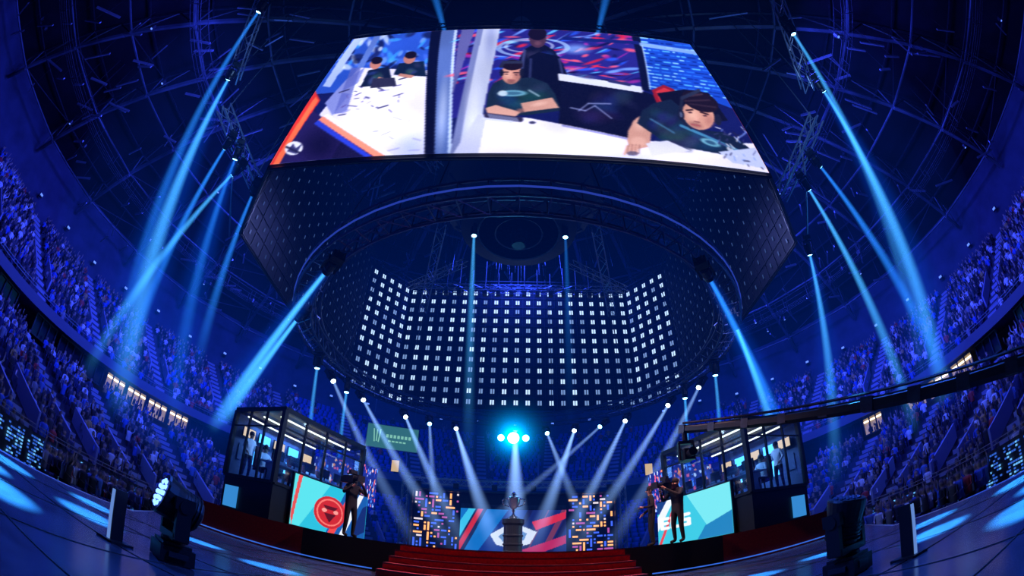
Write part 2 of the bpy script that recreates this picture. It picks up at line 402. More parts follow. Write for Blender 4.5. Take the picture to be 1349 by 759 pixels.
def jumbo(u,v):
    # keystone artwork sheet: measured drawing of the broadcast picture
    Y0=205-249*v+82*v*v; s=2*u-1
    hw=327-92*(205-Y0)/167.
    X=690+s*hw; Y=Y0+.025*(X-690)+16*s*s
    U=random.uniform
    A=Art(X,Y,(18,24,80))
    def blob(cx,cy,rx,ry,col,n=6,a=.6):
        for k in range(n): A.ell(cx+U(-rx,rx)*.6,cy+U(-ry,ry)*.6,rx*U(.25,.6),ry*U(.25,.6),tuple(min(255,max(0,c*U(.6,1.5))) for c in col),a,soft=.7,ang=U(-40,40))
    A.poly([(430,20),(590,20),(590,110),(400,120)],(40,80,190))
    for k in range(80):
        x=U(445,575); y=U(40,90); A.ell(x,y,U(3,14),U(1.5,6),random.choice([(120,170,255),(20,20,60),(70,110,230),(220,235,255),(10,12,40),(60,160,255)]),.7,soft=.5,ang=U(-60,60))
    A.poly([(470,20),(482,20),(440,110),(428,108)],(170,190,240)); A.poly([(496,20),(505,20),(462,150),(452,150)],(90,120,200))
    A.poly([(430,148),(478,84),(582,92),(590,212),(520,206)],(226,222,252)); A.poly([(436,132),(462,100),(486,84),(478,110),(450,150)],(130,140,210))
    A.poly([(455,118),(500,96),(560,100),(520,128)],(252,252,255)); A.ell(520,165,55,34,(255,255,255),.95,soft=.8); A.ell(560,195,30,30,(170,190,255),.6,soft=.9)
    A.poly([(466,84),(480,84),(470,146),(452,148)],(90,100,180),.8)
    for k in range(38):
        x=U(465,575);y=U(100,150); A.line((x,y),(x+U(-14,14),y+U(-4,4)),U(.5,1.3),random.choice([(90,80,150),(60,60,110),(160,160,220),(30,30,70),(250,250,255)]),.8)
    for k in range(8):
        x=U(500,575);y=U(150,200); A.line((x,y),(x+U(-14,14),y+U(-3,5)),U(.5,1.),(150,150,210),.7)
    A.poly([(484,112),(492,88),(520,84),(528,108)],(15,25,45)); A.ell(500,80,8,7,(190,120,100)); A.ell(501,75,8,5,(20,12,15)); blob(505,98,18,12,(50,70,100)); A.poly([(508,98),(528,104),(524,108),(506,102)],(190,130,110))
    A.poly([(528,96),(533,80),(566,78),(572,100)],(15,30,50)); A.ell(546,74,8,7,(190,120,100)); A.ell(547,69,8,5,(20,12,15)); A.poly([(500,100),(530,100),(534,112),(498,114)],(40,40,60)); blob(550,88,16,10,(40,60,90)); A.poly([(536,94),(556,98),(552,102),(534,98)],(190,130,110))
    A.poly([(330,240),(400,110),(428,148),(520,206),(520,240)],(22,18,52)); A.poly([(340,240),(400,130),(430,148),(470,180),(440,240)],(34,26,78)); A.ell(440,190,40,30,(12,8,34),.8,soft=.8)
    A.poly([(356,216),(416,112),(428,128),(374,216)],(225,50,30)); A.poly([(366,216),(420,122),(425,128),(376,216)],(250,110,60)); A.poly([(340,216),(400,120),(412,118),(354,216)],(60,40,130))
    A.ell(398,192,14,9,(235,238,255)); A.poly([(388,196),(396,186),(402,192),(410,186),(404,200)],(60,60,110)); A.line((386,190),(408,198),1.4,(30,30,60))
    A.poly([(430,155),(436,150),(530,206),(518,208)],(250,140,110)); A.poly([(424,160),(430,155),(516,208),(506,208)],(40,60,200)); A.poly([(436,150),(442,147),(540,205),(530,206)],(240,240,255))
    A.poly([(568,20),(582,20),(590,215),(578,215)],(8,10,30)); A.poly([(582,20),(604,20),(610,215),(590,215)],(80,105,170)); A.poly([(600,20),(604,20),(610,215),(606,215)],(190,210,245)); A.ell(596,150,9,60,(200,215,250),.6,soft=.8)
    A.poly([(604,20),(845,20),(845,125),(740,110),(608,160)],(36,34,120))
    for k in range(190):
        x=U(606,842); y=U(34,112); A.ell(x,y,U(3,22),U(.8,3.2),random.choice([(240,40,60),(220,30,50),(40,90,240),(120,170,255),(250,90,110),(20,20,80),(15,10,50),(90,200,255),(160,40,150)]),.8,soft=.6,ang=U(-30,10))
    A.ringe(705,62,44,12,.08,(180,220,255),.6); A.ringe(700,60,30,8,.08,(220,240,255),.5); A.ell(760,64,26,9,(140,190,255),.6,soft=.7)
    A.poly([(634,20),(664,20),(636,215),(606,215)],(180,188,215)); A.poly([(634,20),(641,20),(616,215),(606,215)],(110,120,170)); A.ell(634,150,14,60,(225,230,250),.7,soft=.8); A.ell(650,50,10,40,(130,140,190),.6,soft=.8)
    A.poly([(612,20),(632,20),(606,130),(608,60)],(90,90,150))
    A.poly([(684,104),(688,76),(694,64),(704,58),(720,58),(732,66),(742,84),(750,110)],(12,14,30)); A.ell(711,50,11,12,(70,44,58)); A.ell(711,44,12,8,(20,12,22)); blob(716,80,24,22,(40,50,90),9); A.line((694,66),(690,98),2,(80,90,150),.6); A.ell(711,56,6,4,(110,70,80),.7,soft=.6)
    A.poly([(694,130),(700,74),(712,68),(738,74),(746,96),(745,120),(738,146)],(10,12,28)); A.line((702,78),(700,126),1.6,(60,70,120),.6); A.line((738,78),(744,116),1.6,(70,80,140),.6)
    A.poly([(648,150),(650,126),(656,112),(668,105),(704,104),(722,112),(732,128),(738,150),(700,156),(655,158)],(22,38,52)); blob(690,130,38,20,(30,52,74),16,.5)
    A.ell(680,126,20,5,(120,190,215),.85,soft=.3); A.ell(680,126,14,3,(40,80,110),.7,soft=.4); A.ell(668,126,6,4,(230,240,250),.7); A.line((700,122),(712,130),1.2,(180,210,230),.6)
    A.poly([(690,140),(728,132),(736,146),(694,152)],(205,150,130)); A.poly([(648,146),(660,142),(690,152),(684,158),(652,158)],(215,160,140)); A.ell(712,141,14,4,(235,185,165),.7,soft=.7,ang=-12); A.ell(690,150,7,4,(170,110,95),.7,soft=.6)
    # player 1 head, looking down at the screen
    A.ell(678,98,12,15,(205,140,118)); A.ell(674,99,7,9,(238,180,155),.7,soft=.7); A.ell(686,102,5,10,(140,84,74),.5,soft=.8); A.ell(678,110,8,4,(120,72,62),.7,soft=.7)
    A.ell(679,86,13,7.5,(24,14,16)); A.line((665,88),(668,82),2.2,(34,36,54)); A.line((668,82),(690,82),2,(38,42,60)); A.ell(691,97,3,6,(20,22,34)); A.ell(666,97,2.4,5,(20,22,34))
    A.line((669,96),(674,96),.8,(50,28,26)); A.line((681,97),(687,97),.8,(50,28,26)); A.ell(672,99,2,.8,(70,40,38)); A.ell(684,100,2,.8,(70,40,38)); A.line((674,107),(682,107.5),.8,(150,80,76)); A.ell(678,103,2,2.6,(230,165,145),.8,soft=.5)
    A.poly([(740,106),(800,106),(870,132),(846,190),(735,172)],(12,14,34)); blob(790,142,50,26,(30,34,74),14,.5)
    for (p,q) in (((750,146),(768,150)),((768,150),(780,143)),((780,143),(800,160)),((760,150),(772,140)),((772,140),(800,140))): A.line(p,q,.9,(140,150,205),.7)
    A.poly([(736,98),(845,116),(842,124),(736,108)],(215,220,245)); A.ell(770,102,20,4,(60,70,120),.7,soft=.5,ang=10); A.line((800,108),(826,113),2,(40,44,90))
    A.poly([(606,215),(640,154),(700,160),(738,168),(832,188),(900,192),(1020,190),(1025,250),(840,225),(700,214)],(236,232,254)); A.ell(720,190,80,20,(255,255,255),.95,soft=.8); A.ell(820,212,60,12,(200,205,250),.7,soft=.8)
    A.poly([(606,215),(640,154),(650,156),(640,215)],(190,195,230)); A.line((650,156),(690,162),3.4,(40,36,60))
    for k in range(12): A.line((652+3*k,154.5+.5*k),(654+3*k,158.5+.5*k),.8,(150,160,200),.8)
    A.line((645,160),(680,165),1.5,(200,205,240)); A.ell(704,166,4,2,(60,60,90)); A.line((740,170),(835,190),1.2,(120,120,190),.8)
    A.poly([(842,20),(960,20),(990,150),(930,130),(846,118)],(25,70,190))
    for k in range(15):
        x=850
        while x<965:
            l=U(2,12); A.line((x,50+4.6*k+(x-850)*.09*(1+k*.03)),(x+l,50+4.6*k+(x+l-850)*.09*(1+k*.03)),.9,random.choice([(90,190,255),(15,40,130),(150,220,255),(40,110,230)]),.8); x+=l+U(2,6)
    A.poly([(838,20),(850,20),(852,122),(842,120)],(10,14,40)); A.line((745,50),(846,56),2,(20,30,100)); A.line((850,58),(935,70),2.4,(150,190,250),.8); A.line((851,60),(853,118),1,(180,210,255),.8)
    A.poly([(855,120),(872,112),(886,118),(892,140),(862,146)],(150,24,28)); A.poly([(860,122),(872,116),(882,120),(884,134),(866,138)],(210,50,50)); A.poly([(862,124),(900,118),(936,122),(960,160),(880,170)],(14,14,26))
    A.poly([(818,190),(820,176),(828,162),(850,146),(868,150),(850,176),(846,196),(822,202)],(206,150,130)); A.ell(836,168,12,10,(238,188,168),.7,soft=.8,ang=-40); A.ell(832,190,12,8,(225,172,152),.8,soft=.4)
    for k in range(4): A.line((818+4*k,196),(814+5*k,206),1.5,(215,160,140)); A.line((820+4.5*k,194),(817+5*k,205),.6,(140,90,80))
    A.poly([(832,166),(840,148),(856,138),(880,132),(900,150),(905,172),(950,176),(975,186),(992,200),(1000,216),(950,206),(900,198),(860,186)],(20,32,50)); blob(900,184,60,18,(34,50,76),20,.5); blob(866,160,24,18,(30,46,70),10,.5)
    A.line((890,168),(975,202),1.8,(70,140,180),.8); A.line((850,160),(880,178),1.2,(70,120,160),.7); A.ell(930,190,17,5,(120,190,210),.8,soft=.3,ang=15); A.ell(930,190,10,3,(30,60,90),.8,soft=.4,ang=15); A.ell(958,198,5,3,(220,230,245),.8,ang=15)
    # player 2 head, tilted down toward the desk
    A.ell(917,153,23,20,(205,145,122),ang=18); A.ell(908,153,13,12,(242,188,162),.75,soft=.8,ang=18); A.ell(932,160,11,12,(160,100,86),.6,soft=.8,ang=18); A.ell(911,167,14,6,(130,84,74),.6,soft=.7,ang=12)
    A.ell(922,134,27,14,(26,16,18),ang=16); A.line((898,128),(926,124),1.4,(70,50,56),.7); A.line((900,134),(936,132),1.2,(60,42,48),.6); A.line((906,138),(944,142),1.2,(54,38,44),.6)
    A.line((891,150),(896,130),2.4,(30,34,48)); A.line((896,130),(922,119),2.4,(38,44,62)); A.ell(892,153,4.5,8,(24,26,40)); A.ell(892,153,2,4,(80,90,120)); A.ell(945,159,5,8,(24,26,40)); A.line((892,161),(904,172),1.,(30,30,44))
    A.line((900,147),(909,146),1.1,(50,28,26)); A.line((920,149),(931,152),1.1,(50,28,26)); A.ell(905,150,3.2,1.1,(70,40,40)); A.ell(926,154,3.2,1.1,(70,40,40)); A.line((905,166),(917,168),1.1,(160,84,80)); A.ell(913,158,3.2,4.5,(232,170,148),.8,soft=.5,ang=15); A.line((910,162),(917,163),.8,(130,78,70))
    A.poly([(940,202),(1000,196),(1014,224),(960,216)],(190,200,240))
    for k in range(50): x=U(940,1005);y=U(168,226);A.line((x,y),(x+U(-10,10),y+U(-6,6)),U(.6,1.3),random.choice([(60,60,110),(30,30,60),(240,240,255),(120,150,230)]),.7)
    A.ell(824,205,7,3,(60,60,90),.7); A.poly([(842,192),(870,188),(900,201),(848,208)],(215,215,238))
    c=A.c.reshape(NVJ,NUJ,3)
    k=np.array([.25,.5,.25])
    for _ in range(2):
        c=k[0]*np.roll(c,1,1)+k[1]*c+k[2]*np.roll(c,-1,1)
    c=k[0]*np.roll(c,1,0)+k[1]*c+k[2]*np.roll(c,-1,0)
    n1=vnoise(NVJ,NUJ,7)[...,None]; n3=rng.random((NVJ,NUJ,1))
    c=c*(.92+.16*n1)+ (n3-.5)*8
    c[...,2]+=10
    return c.reshape(-1,3)
# ------------------------------------------------------------------ hanging LED structure
ZB=12.05; ZT=21.4; YC=18.1
hs=empty('hanging_led_screen',(0,0,0))
oct_=[(-7.9,8.0),(7.9,8.0),(10.6,11.0),(10.6,25.3),(8.2,28.2),(-8.2,28.2),(-10.6,25.3),(-10.6,11.0)]
led_panel('video_face',(-7.8,7.86,ZB),(15.6,0,0),(0,0,ZT-ZB),NUJ,NVJ,jumbo,1.25,hs)
M_panel=mat('led_tile_back',(.006,.007,.014),.7,.1,noise=.3,spec=.2)
DM=[dotmat('panel_dot_bright',(.5,.7,1),1.3),dotmat('panel_dot_mid',(.3,.5,.95),.6),dotmat('panel_dot_dim',(.12,.25,.7),.25),dotmat('panel_dot_faint',(.1,.2,.6),.14)]
mb=MB(); db=MB(); fr=MB()
for k in range(8):
    a=Vector((*oct_[k],0)); b=Vector((*oct_[(k+1)%8],0)); d=(b-a); L=d.length; d.normalize(); nrm=Vector((-d.y,d.x,0))
    mid=(a+b)/2
    if nrm.dot(Vector((0,YC,0))-mid)<0: nrm=-nrm
    R=Matrix((( d.x,nrm.x,0),(d.y,nrm.y,0),(0,0,1)))
    mb.box(mid+Vector((0,0,(ZB+ZT)/2)),(L,.12,ZT-ZB),0,R)
    nc=max(2,round(L/.78)); nr=12; pc=L/nc; ph=(ZT-ZB)/nr
    for i in range(nc+1):
        p=a+d*(i*pc)+nrm*.1; fr.tube(p+Vector((0,0,ZB)),p+Vector((0,0,ZT)),.018,n=4)
    for j in range(nr+1):
        p=a+nrm*.1+Vector((0,0,ZB+j*ph)); fr.tube(p,p+d*L,.018,n=4)
    far=k==4; chf=k in(3,5)
    fr.truss(a+Vector((0,0,ZT+.4)),b+Vector((0,0,ZT+.4)),.5,.7,.035)
    fr.tube(a+Vector((0,0,ZB-.03)),b+Vector((0,0,ZB-.03)),.06,n=6)
    for t in(.15,.5,.85):
        p=a.lerp(b,t); fr.tube(p+Vector((0,0,ZT+.6)),p+Vector((0,0,31)),.025,n=4)
    if k==0: continue
    Z_=Vector((0,0,1))
    for i in range(nc):
        for j in range(nr):
            c=a+d*((i+.5)*pc)+nrm*.13+Vector((0,0,ZB+(j+.5)*ph))
            if far or chf:
                mi=0 if random.random()<(.25+.75*j/nr) else 1
                for sx in(-.08,.08):
                    q=c+d*sx; db.quad(q-d*.055-Z_*.165,q+d*.055-Z_*.165,q+d*.055+Z_*.165,q-d*.055+Z_*.165,mi)
            else:
                mi=2 if j<8 else 3
                db.quad(c-d*.04-Z_*.1,c+d*.04-Z_*.1,c+d*.04+Z_*.1,c-d*.04+Z_*.1,mi)
mb.obj('tile_panels',[M_panel],hs); db.obj('tile_lights',DM,hs); fr.obj('panel_frame',[M_black],hs)
# ------------------------------------------------------------------ circular lighting truss
cr=MB(); RR=9.4; ZR=11.05; N=72
def rp(r,a,z): return Vector((r*math.sin(a),18+r*math.cos(a),z))
for k in range(N):
    a0=2*math.pi*k/N; a1=2*math.pi*(k+1)/N
    for r in(RR-.38,RR+.38):
        for z in(ZR-.32,ZR+.32): cr.tube(rp(r,a0,z),rp(r,a1,z),.05,n=5,mi=0)
    for (ra,za),(rb,zb) in(((RR-.38,ZR-.32),(RR+.38,ZR-.32)),((RR+.38,ZR-.32),(RR+.38,ZR+.32)),((RR-.38,ZR+.32),(RR-.38,ZR-.32))):
        cr.tube(rp(ra,a0,za),rp(rb,a1,zb),.024,n=3); cr.tube(rp(ra,a0,za),rp(rb,a0,zb),.024,n=3)
    cr.tube(rp(RR+.46,a0,ZR-.05),rp(RR+.46,a1,ZR-.05),.03,n=4,mi=1); cr.tube(rp(RR-.7,a0,ZR+.1),rp(RR-.7,a1,ZR+.1),.05,n=4,mi=0)
    if k%3==0: cr.tube(rp(RR-.7,a0,ZR+.1),rp(RR-.38,a0,ZR+.3),.03,n=4)
for k in range(12):
    a=2*math.pi*(k+.5)/12; cr.tube(rp(RR,a,ZR+.3),rp(RR*.55,a,30),.025,n=4)
M_ringst=mat('ring_truss_metal',(.07,.09,.18),.35,.6)
cr.obj('circular_lighting_truss',[M_ringst,dotmat('ring_rim_glow',(.05,.12,1),.35)])  # emissive rim tube imitates bluish highlights on the truss
# ------------------------------------------------------------------ central rig under the roof
mb=MB()
mb.lathe([(2.2,18.0),(3.1,18.3),(3.2,18.7),(3.0,19.0),(2.6,19.1)],(0,18,0),48,0)
mb.lathe([(4.4,20.4),(4.9,20.6),(4.9,23.4),(4.4,23.6)],(0,17.6,0),10,0)
for k in range(12):
    a=2*math.pi*k/12; mb.tube(rp(2.8,a,19),rp(4.4,a,20.5),.06,n=4,mi=1); mb.tube(rp(4,a,23.5),rp(5,a,32),.06,n=4,mi=1)
mb.tube((0,18,19),(0,18,31),.5,n=10,mi=1)
mb.tube((0,18,17.2),(0,18,18.1),.35,.5,n=10,mi=1)
for r in(1.2,2.1): 
    mb.lathe([(r,18.0),(r+.08,17.97),(r+.08,18.05)],(0,18,0),40,1)
mb.obj('central_rigging_drum',[M_black,M_dark])
mb=MB()
for s in(-1,1):
    mb.truss((s*4.4,19,19.5),(s*6.2,25,17.5),.5,.7,.035); mb.truss((s*4.2,15,19.8),(s*6.6,11.5,22.5),.5,.7,.035)
    mb.truss((s*3.4,23,20),(s*8,27,20.8),.4,.6,.03)
mb.truss((-7.5,26.4,20.3),(7.5,26.4,20.3),.45,.7,.03)
mb.obj('rigging_truss',[M_steel])
mb=MB()
for k in range(46):
    x=random.uniform(-7,7); y=random.uniform(20,27); mb.tube((x,y,21.5 if abs(x)>5 else 20.4),(x+random.uniform(-1,1),y+1.5,31),.018,n=3)
for k in range(14):
    x=-6+12*k/13; mb.tube((x,26.4,20),(x,26.4,random.uniform(21.6,23)),.05,n=5,mi=1); mb.box((x,26.4,20.0),(.3,.3,.5),1)
mb.obj('hoist_cables',[M_steel,M_black])
# ------------------------------------------------------------------ moving lights and self-glowing beam cones
def fixture_mesh(name,lens,s=1.):
    mb=MB()
    mb.lathe([(.12,-.42),(.17,-.38),(.18,-.1),(.15,0),(.17,.12),(.15,.16)],n=14,mi=0)
    mb.lathe([(.13,.162),(.12,.175)],n=14,mi=1)
    for x in(-.23,.23): mb.box((x,0,-.25),(.06,.16,.5),0)
    mb.box((0,0,-.52),(.52,.2,.08),0); mb.lathe([(.1,-.62),(.1,-.55)],n=10,mi=0)
    mb.box((0,0,-.72),(.42,.3,.2),0)
    for x in(-.12,.12): mb.tube((x,0,-.82),(x,0,-1.0),.03,n=5)
    o=mb.obj(name,[M_black,lens]); me=o.data
    bpy.data.objects.remove(o)
    return me
FM=fixture_mesh('moving_head_mesh',M_lens); FW=fixture_mesh('moving_head_white_mesh',M_lensw)
def beam_mat(i,L,T,rb,col,S,pw):  # emissive volume: the beam's glow is put into the cone, nothing scatters
    m=bpy.data.materials.new('beam_glow_%d'%i); m.use_nodes=True; nt=m.node_tree; nt.nodes.clear()
    N_=nt.nodes.new; out=N_('ShaderNodeOutputMaterial'); em=N_('ShaderNodeEmission'); nt.links.new(em.outputs[0],out.inputs['Volume'])
    em.inputs['Color'].default_value=(*col,1)
    tc=N_('ShaderNodeTexCoord'); sp_=N_('ShaderNodeSeparateXYZ'); nt.links.new(tc.outputs['Object'],sp_.inputs[0])
    def M(op,a,b=None):
        n=N_('ShaderNodeMath'); n.operation=op
        for k,x in enumerate((a,b)):
            if x is None: continue
            if isinstance(x,(int,float)): n.inputs[k].default_value=x
            else: nt.links.new(x,n.inputs[k])
        return n.outputs[0]
    x,y,z=sp_.outputs
    rho2=M('ADD',M('MULTIPLY',x,x),M('MULTIPLY',y,y)); rad=M('ADD',M('MULTIPLY',z,T),rb)
    q=M('DIVIDE',rho2,M('MULTIPLY',rad,rad)); f1=M('MAXIMUM',M('SUBTRACT',1.,q),0.); fall=M('MULTIPLY',f1,f1)
    fade=M('POWER',M('MAXIMUM',M('SUBTRACT',1.,M('DIVIDE',z,L)),0.),pw)
    nt.links.new(M('MULTIPLY',M('DIVIDE',M('MULTIPLY',fall,fade),rad),S),em.inputs['Strength'])
    for tgt_ in(m,getattr(m,'cycles',None)):
        try: tgt_.volume_step_rate=1.0
        except Exception: pass
    return m
BI=[0]
def beam(parent,loc,rot,L,T,col,S,pw,rb,name='beam_glow_cone'):
    BI[0]+=1; mb=MB(); mb.lathe([(rb,0),(rb+T*L,L)],n=18)
    b=mb.obj(name,[beam_mat(BI[0],L,T,rb,col,S,pw)],parent); b.location=loc
    if rot is not None: b.rotation_mode='QUATERNION'; b.rotation_quaternion=rot
    return b
def light(src,tgt,L=None,T=.04,col=(.12,.45,1),S=.5,pw=1.3,white=False,rb=.1,halo=0):
    src=Vector(src);tgt=Vector(tgt); d=tgt-src; L=L or d.length; d.normalize()
    o=bpy.data.objects.new('moving_head_light',FW if white else FM); COL.objects.link(o)
    o.location=src; o.rotation_mode='QUATERNION'; o.rotation_quaternion=d.to_track_quat('Z','Y')
    if S>0: beam(o,(0,0,.18),None,L,T,col,S,pw,rb)
    if halo: beam(o,(0,0,.3),None,L*1.15,T*3.4,(0,.08,.85),halo,.9,.25,'spill_glow_cone')  # wide emissive cone added for soft glow around the beam
    return o
BL=(.02,.24,1); CY_=(.06,.42,1); WH=(.24,.46,1)
light((-11.5,4.9,20.2),(-19,14,8),L=22,S=.7,T=.03,col=BL)
light((-13.9,7.8,19.5),(-20.2,14.8,12.3),L=22,S=1.1,T=.06,col=CY_,pw=1.,halo=.24)
light((-13.6,10.2,16.9),(-19,14.6,13.3),L=17,S=.85,T=.035,col=BL)
light((-13.7,11.7,16.7),(-21,15.1,12.1),L=19,S=.85,T=.035,col=CY_)
light((-12.8,12.8,16.3),(-16.6,17.3,14.2),L=15,S=.65,T=.04,col=BL)
light((-13.3,10.9,16.9),(-16.5,16.5,8),L=15,S=.55,T=.05,col=BL,halo=.22)
light((11.8,5.3,19.6),(14.5,9,12),L=16,S=.8,T=.025,col=CY_)
light((14.1,7.5,18.9),(23.5,15.1,10.5),L=22,T=.045,S=1.1,col=CY_,pw=1.,halo=.22)
light((14,10.5,16.7),(21.5,14.5,11.5),L=19,T=.04,S=.85,col=BL)
light((13.7,11.7,16.3),(21.8,17.5,8.5),L=18,T=.035,S=1.05,col=CY_)
light((14.2,14.1,14.3),(15.8,18,6.6),L=12,T=.045,S=1.,col=CY_,halo=.16)
light((-3.6,9.5,23.2),(-6.5,2.5,30.5),L=9,T=.07,S=.5,col=BL); light((3.6,9.5,23.2),(6,2.5,30.5),L=9,T=.07,S=.5,col=BL)
mb=MB()
for s in(-1,1):
    mb.truss((s*10.9,3.6,21),(s*14.3,8.4,20.2),.55,.7,.045); mb.truss((s*13.8,8.7,18.1),(s*13.4,13.6,17.4),.55,.7,.045)
    for p in((11.2,4,21.2),(14,8,20.5),(13.8,9,18.3),(13.4,13,17.8)): mb.tube((s*p[0],p[1],p[2]),(s*p[0],p[1],30),.03,n=4)
    mb.tube((s*13.7,11,17.4),(s*14.2,14.1,14.6),.05,n=5)
mb.obj('lighting_truss',[M_steel])
def rs(psi): a=math.radians(psi); return (RR*math.sin(a),18+RR*math.cos(a),ZR-.9)
light(rs(-140),(-15.9,20.5,7.9),L=18,S=1.,T=.03,col=CY_,pw=1,halo=.14); light(rs(-116),(-13.9,19.4,9.0),L=15,S=.9,T=.03,col=CY_,pw=1)
light(rs(140),(14,20.7,8.4),L=17,S=.8,T=.03,col=BL,halo=.1); light(rs(116),(14.5,22,8),L=15,S=.8,T=.03,col=CY_)
light(rs(-88),(-9.2,19,4),L=8,T=.02,S=.7,col=CY_); light(rs(-70),(-8.6,21.3,4),L=8,T=.02,S=.7,col=CY_)
light(rs(88),(9.2,19,4),L=8,T=.02,S=.7,col=CY_); light(rs(70),(8.4,21.3,4),L=8,T=.02,S=.8,col=CY_)
for ps,tx,ty,S in((-78,-3.2,16,.4),(-62,-2,16.5,.5),(-43,-1.6,17,.5),(-22.6,-.5,16,.65),(43,1.6,17,.5),(62,2,16.5,.5),(78,3.2,16,.4),(22.6,.6,16,.55)):
    light(rs(ps),(tx,ty,2.3),S=S,col=WH,white=True,T=.03,pw=.8)
light(rs(0),(.1,15.2,2.5),S=.6,col=WH,white=True,T=.04,pw=.6)
light(rs(12),(3,17,2.3),S=.35,col=WH,T=.025); light(rs(-33),(-3,19,2.3),S=.35,col=WH,T=.025); light(rs(33),(-2.5,18,2.3),S=.3,col=WH,T=.02)
light((-2.3,17.5,17.6),(-1.9,17.6,8),L=12,T=.025,S=.6,col=CY_); light((2.4,17.5,17.6),(2.2,17.6,8),L=10,T=.025,S=.25,col=BL)
bl=empty('blinder_light',(-.1,27.0,9.7))
mb=MB()
for i,r in((0,.24),(1,.42),(2,.24)):
    Rm=Matrix.Rotation(math.radians(98),3,'X')
    mb.lathe([(r*.8,-.2),(r,0),(r*.95,.06)],(-.75+.75*i,0,0),18,0,Rm)
    mb.lathe([(r*.85,.062),(.05,.08)],(-.75+.75*i,0,0),18,1,Rm)
mb.box((0,.1,.55),(2.1,.2,.12),0)
for x in(-.8,.8): mb.tube((x,.1,.55),(x,.1,1.2),.03,n=5)
mb.obj('lamp_row',[M_black,dotmat('blinder_lens',(.12,.8,1),24)],bl)
q=(Vector((0,0,2.6))-Vector((-.1,27,9.7))).to_track_quat('Z','Y')
beam(bl,(0,-.15,0),q,9,.24,(.0,.4,1),1.9,1.9,.45)  # glow cone aimed at the camera, imitating the blinder's halo
# uniform self-glowing volume, added to lift the hall's blacks like blue-lit haze
mb=MB()
mb.lathe([(.02,-1)]+[(math.cos(math.radians(a)),math.sin(math.radians(a))) for a in range(-80,81,10)]+[(.02,1)],n=32)
mh=bpy.data.materials.new('haze_glow_volume'); mh.use_nodes=True; nt=mh.node_tree; nt.nodes.clear()
o_=nt.nodes.new('ShaderNodeOutputMaterial'); em=nt.nodes.new('ShaderNodeEmission'); em.inputs[0].default_value=(0,.1,1,1); em.inputs[1].default_value=.0021; nt.links.new(em.outputs[0],o_.inputs['Volume'])
hz_=mb.obj('haze_glow',[mh]); hz_.location=(0,23,11.5); hz_.scale=(28,22,10.5)
# ------------------------------------------------------------------ stage spots, and unseen fill lights added to brighten the hall
def area(name,loc,tgt,size,col,e,spread=None):
    l=bpy.data.lights.new(name,'AREA'); l.shape='DISK'; l.size=size; l.color=col; l.energy=e
    if spread: l.spread=spread
    o=bpy.data.objects.new(name,l); COL.objects.link(o); o.location=loc; o.rotation_euler=(Vector(tgt)-Vector(loc)).to_track_quat('-Z','Y').to_euler(); return o
def spot(name,loc,tgt,ang,col,e,blend=.6):
    l=bpy.data.lights.new(name,'SPOT'); l.spot_size=math.radians(ang); l.spot_blend=blend; l.color=col; l.energy=e; l.shadow_soft_size=.1
    o=bpy.data.objects.new(name,l); COL.objects.link(o); o.location=loc; o.rotation_euler=(Vector(tgt)-Vector(loc)).to_track_quat('-Z','Y').to_euler(); return o
for s in(-1,1):
    for y in(4,18,32):
        area('stand_fill',(s*16,y*.7+5,24.5),(s*40,y,12),5,(.04,.065,1),4200)  # unseen fill, added to wash the stands blue
    area('crowd_fill',(s*8,12,13.5),(s*26,14,4),1.5,(.3,.36,1),300)  # unseen fill, added to bring out clothing colours
    spot('truss_fill',(s*10,8,17),(s*13,9,19.5),110,(.25,.5,1),600)  # fill added to brighten the dark side trusses
area('far_stand_fill',(0,26,24),(0,44,8),5,(.03,.07,1),2000)  # unseen fill, added for the far stands
area('roof_fill',(0,18,24.2),(0,18,34),10,(.08,.2,1),200)  # unseen fill, added to light the roof steel from below
for s in(-1,1): area('roof_fill',(s*20,14,19),(s*30,16,34),8,(.08,.18,1),190)
spot('stage_spot_lamp',rs(-100),(0,15,2),80,(.4,.55,1),1300)
spot('stage_spot_lamp',rs(100),(0,15,2),80,(.4,.55,1),1300)
spot('trophy_spot_lamp',rs(172),(0,15,3),18,(.8,.9,1),1800)
spot('carpet_fill',rs(150),(0,10,2),70,(1,.5,.45),2600)  # fill added to brighten the red steps and riser
spot('carpet_fill',rs(-150),(0,10,2),70,(1,.5,.45),2600)
for s in(-1,1):
    spot('apron_fill',(s*11,6,18),(s*4,2.5,1.5),50,(.03,.14,1),16000)  # unseen fill, added for the blue sheen on the apron
    for (x,y) in((4.3,1.7),(5.2,2.5),(3.9,3.0),(3.3,1.5),(5.0,3.9),(3.0,5.4),(4.4,5.6)):
        spot('streak_fill',(s*13,7,18),(s*x,y,1.5),2.2,(.04,.4,1),500000,.3)  # added narrow spots; their patches imitate reflected streaks on the floor
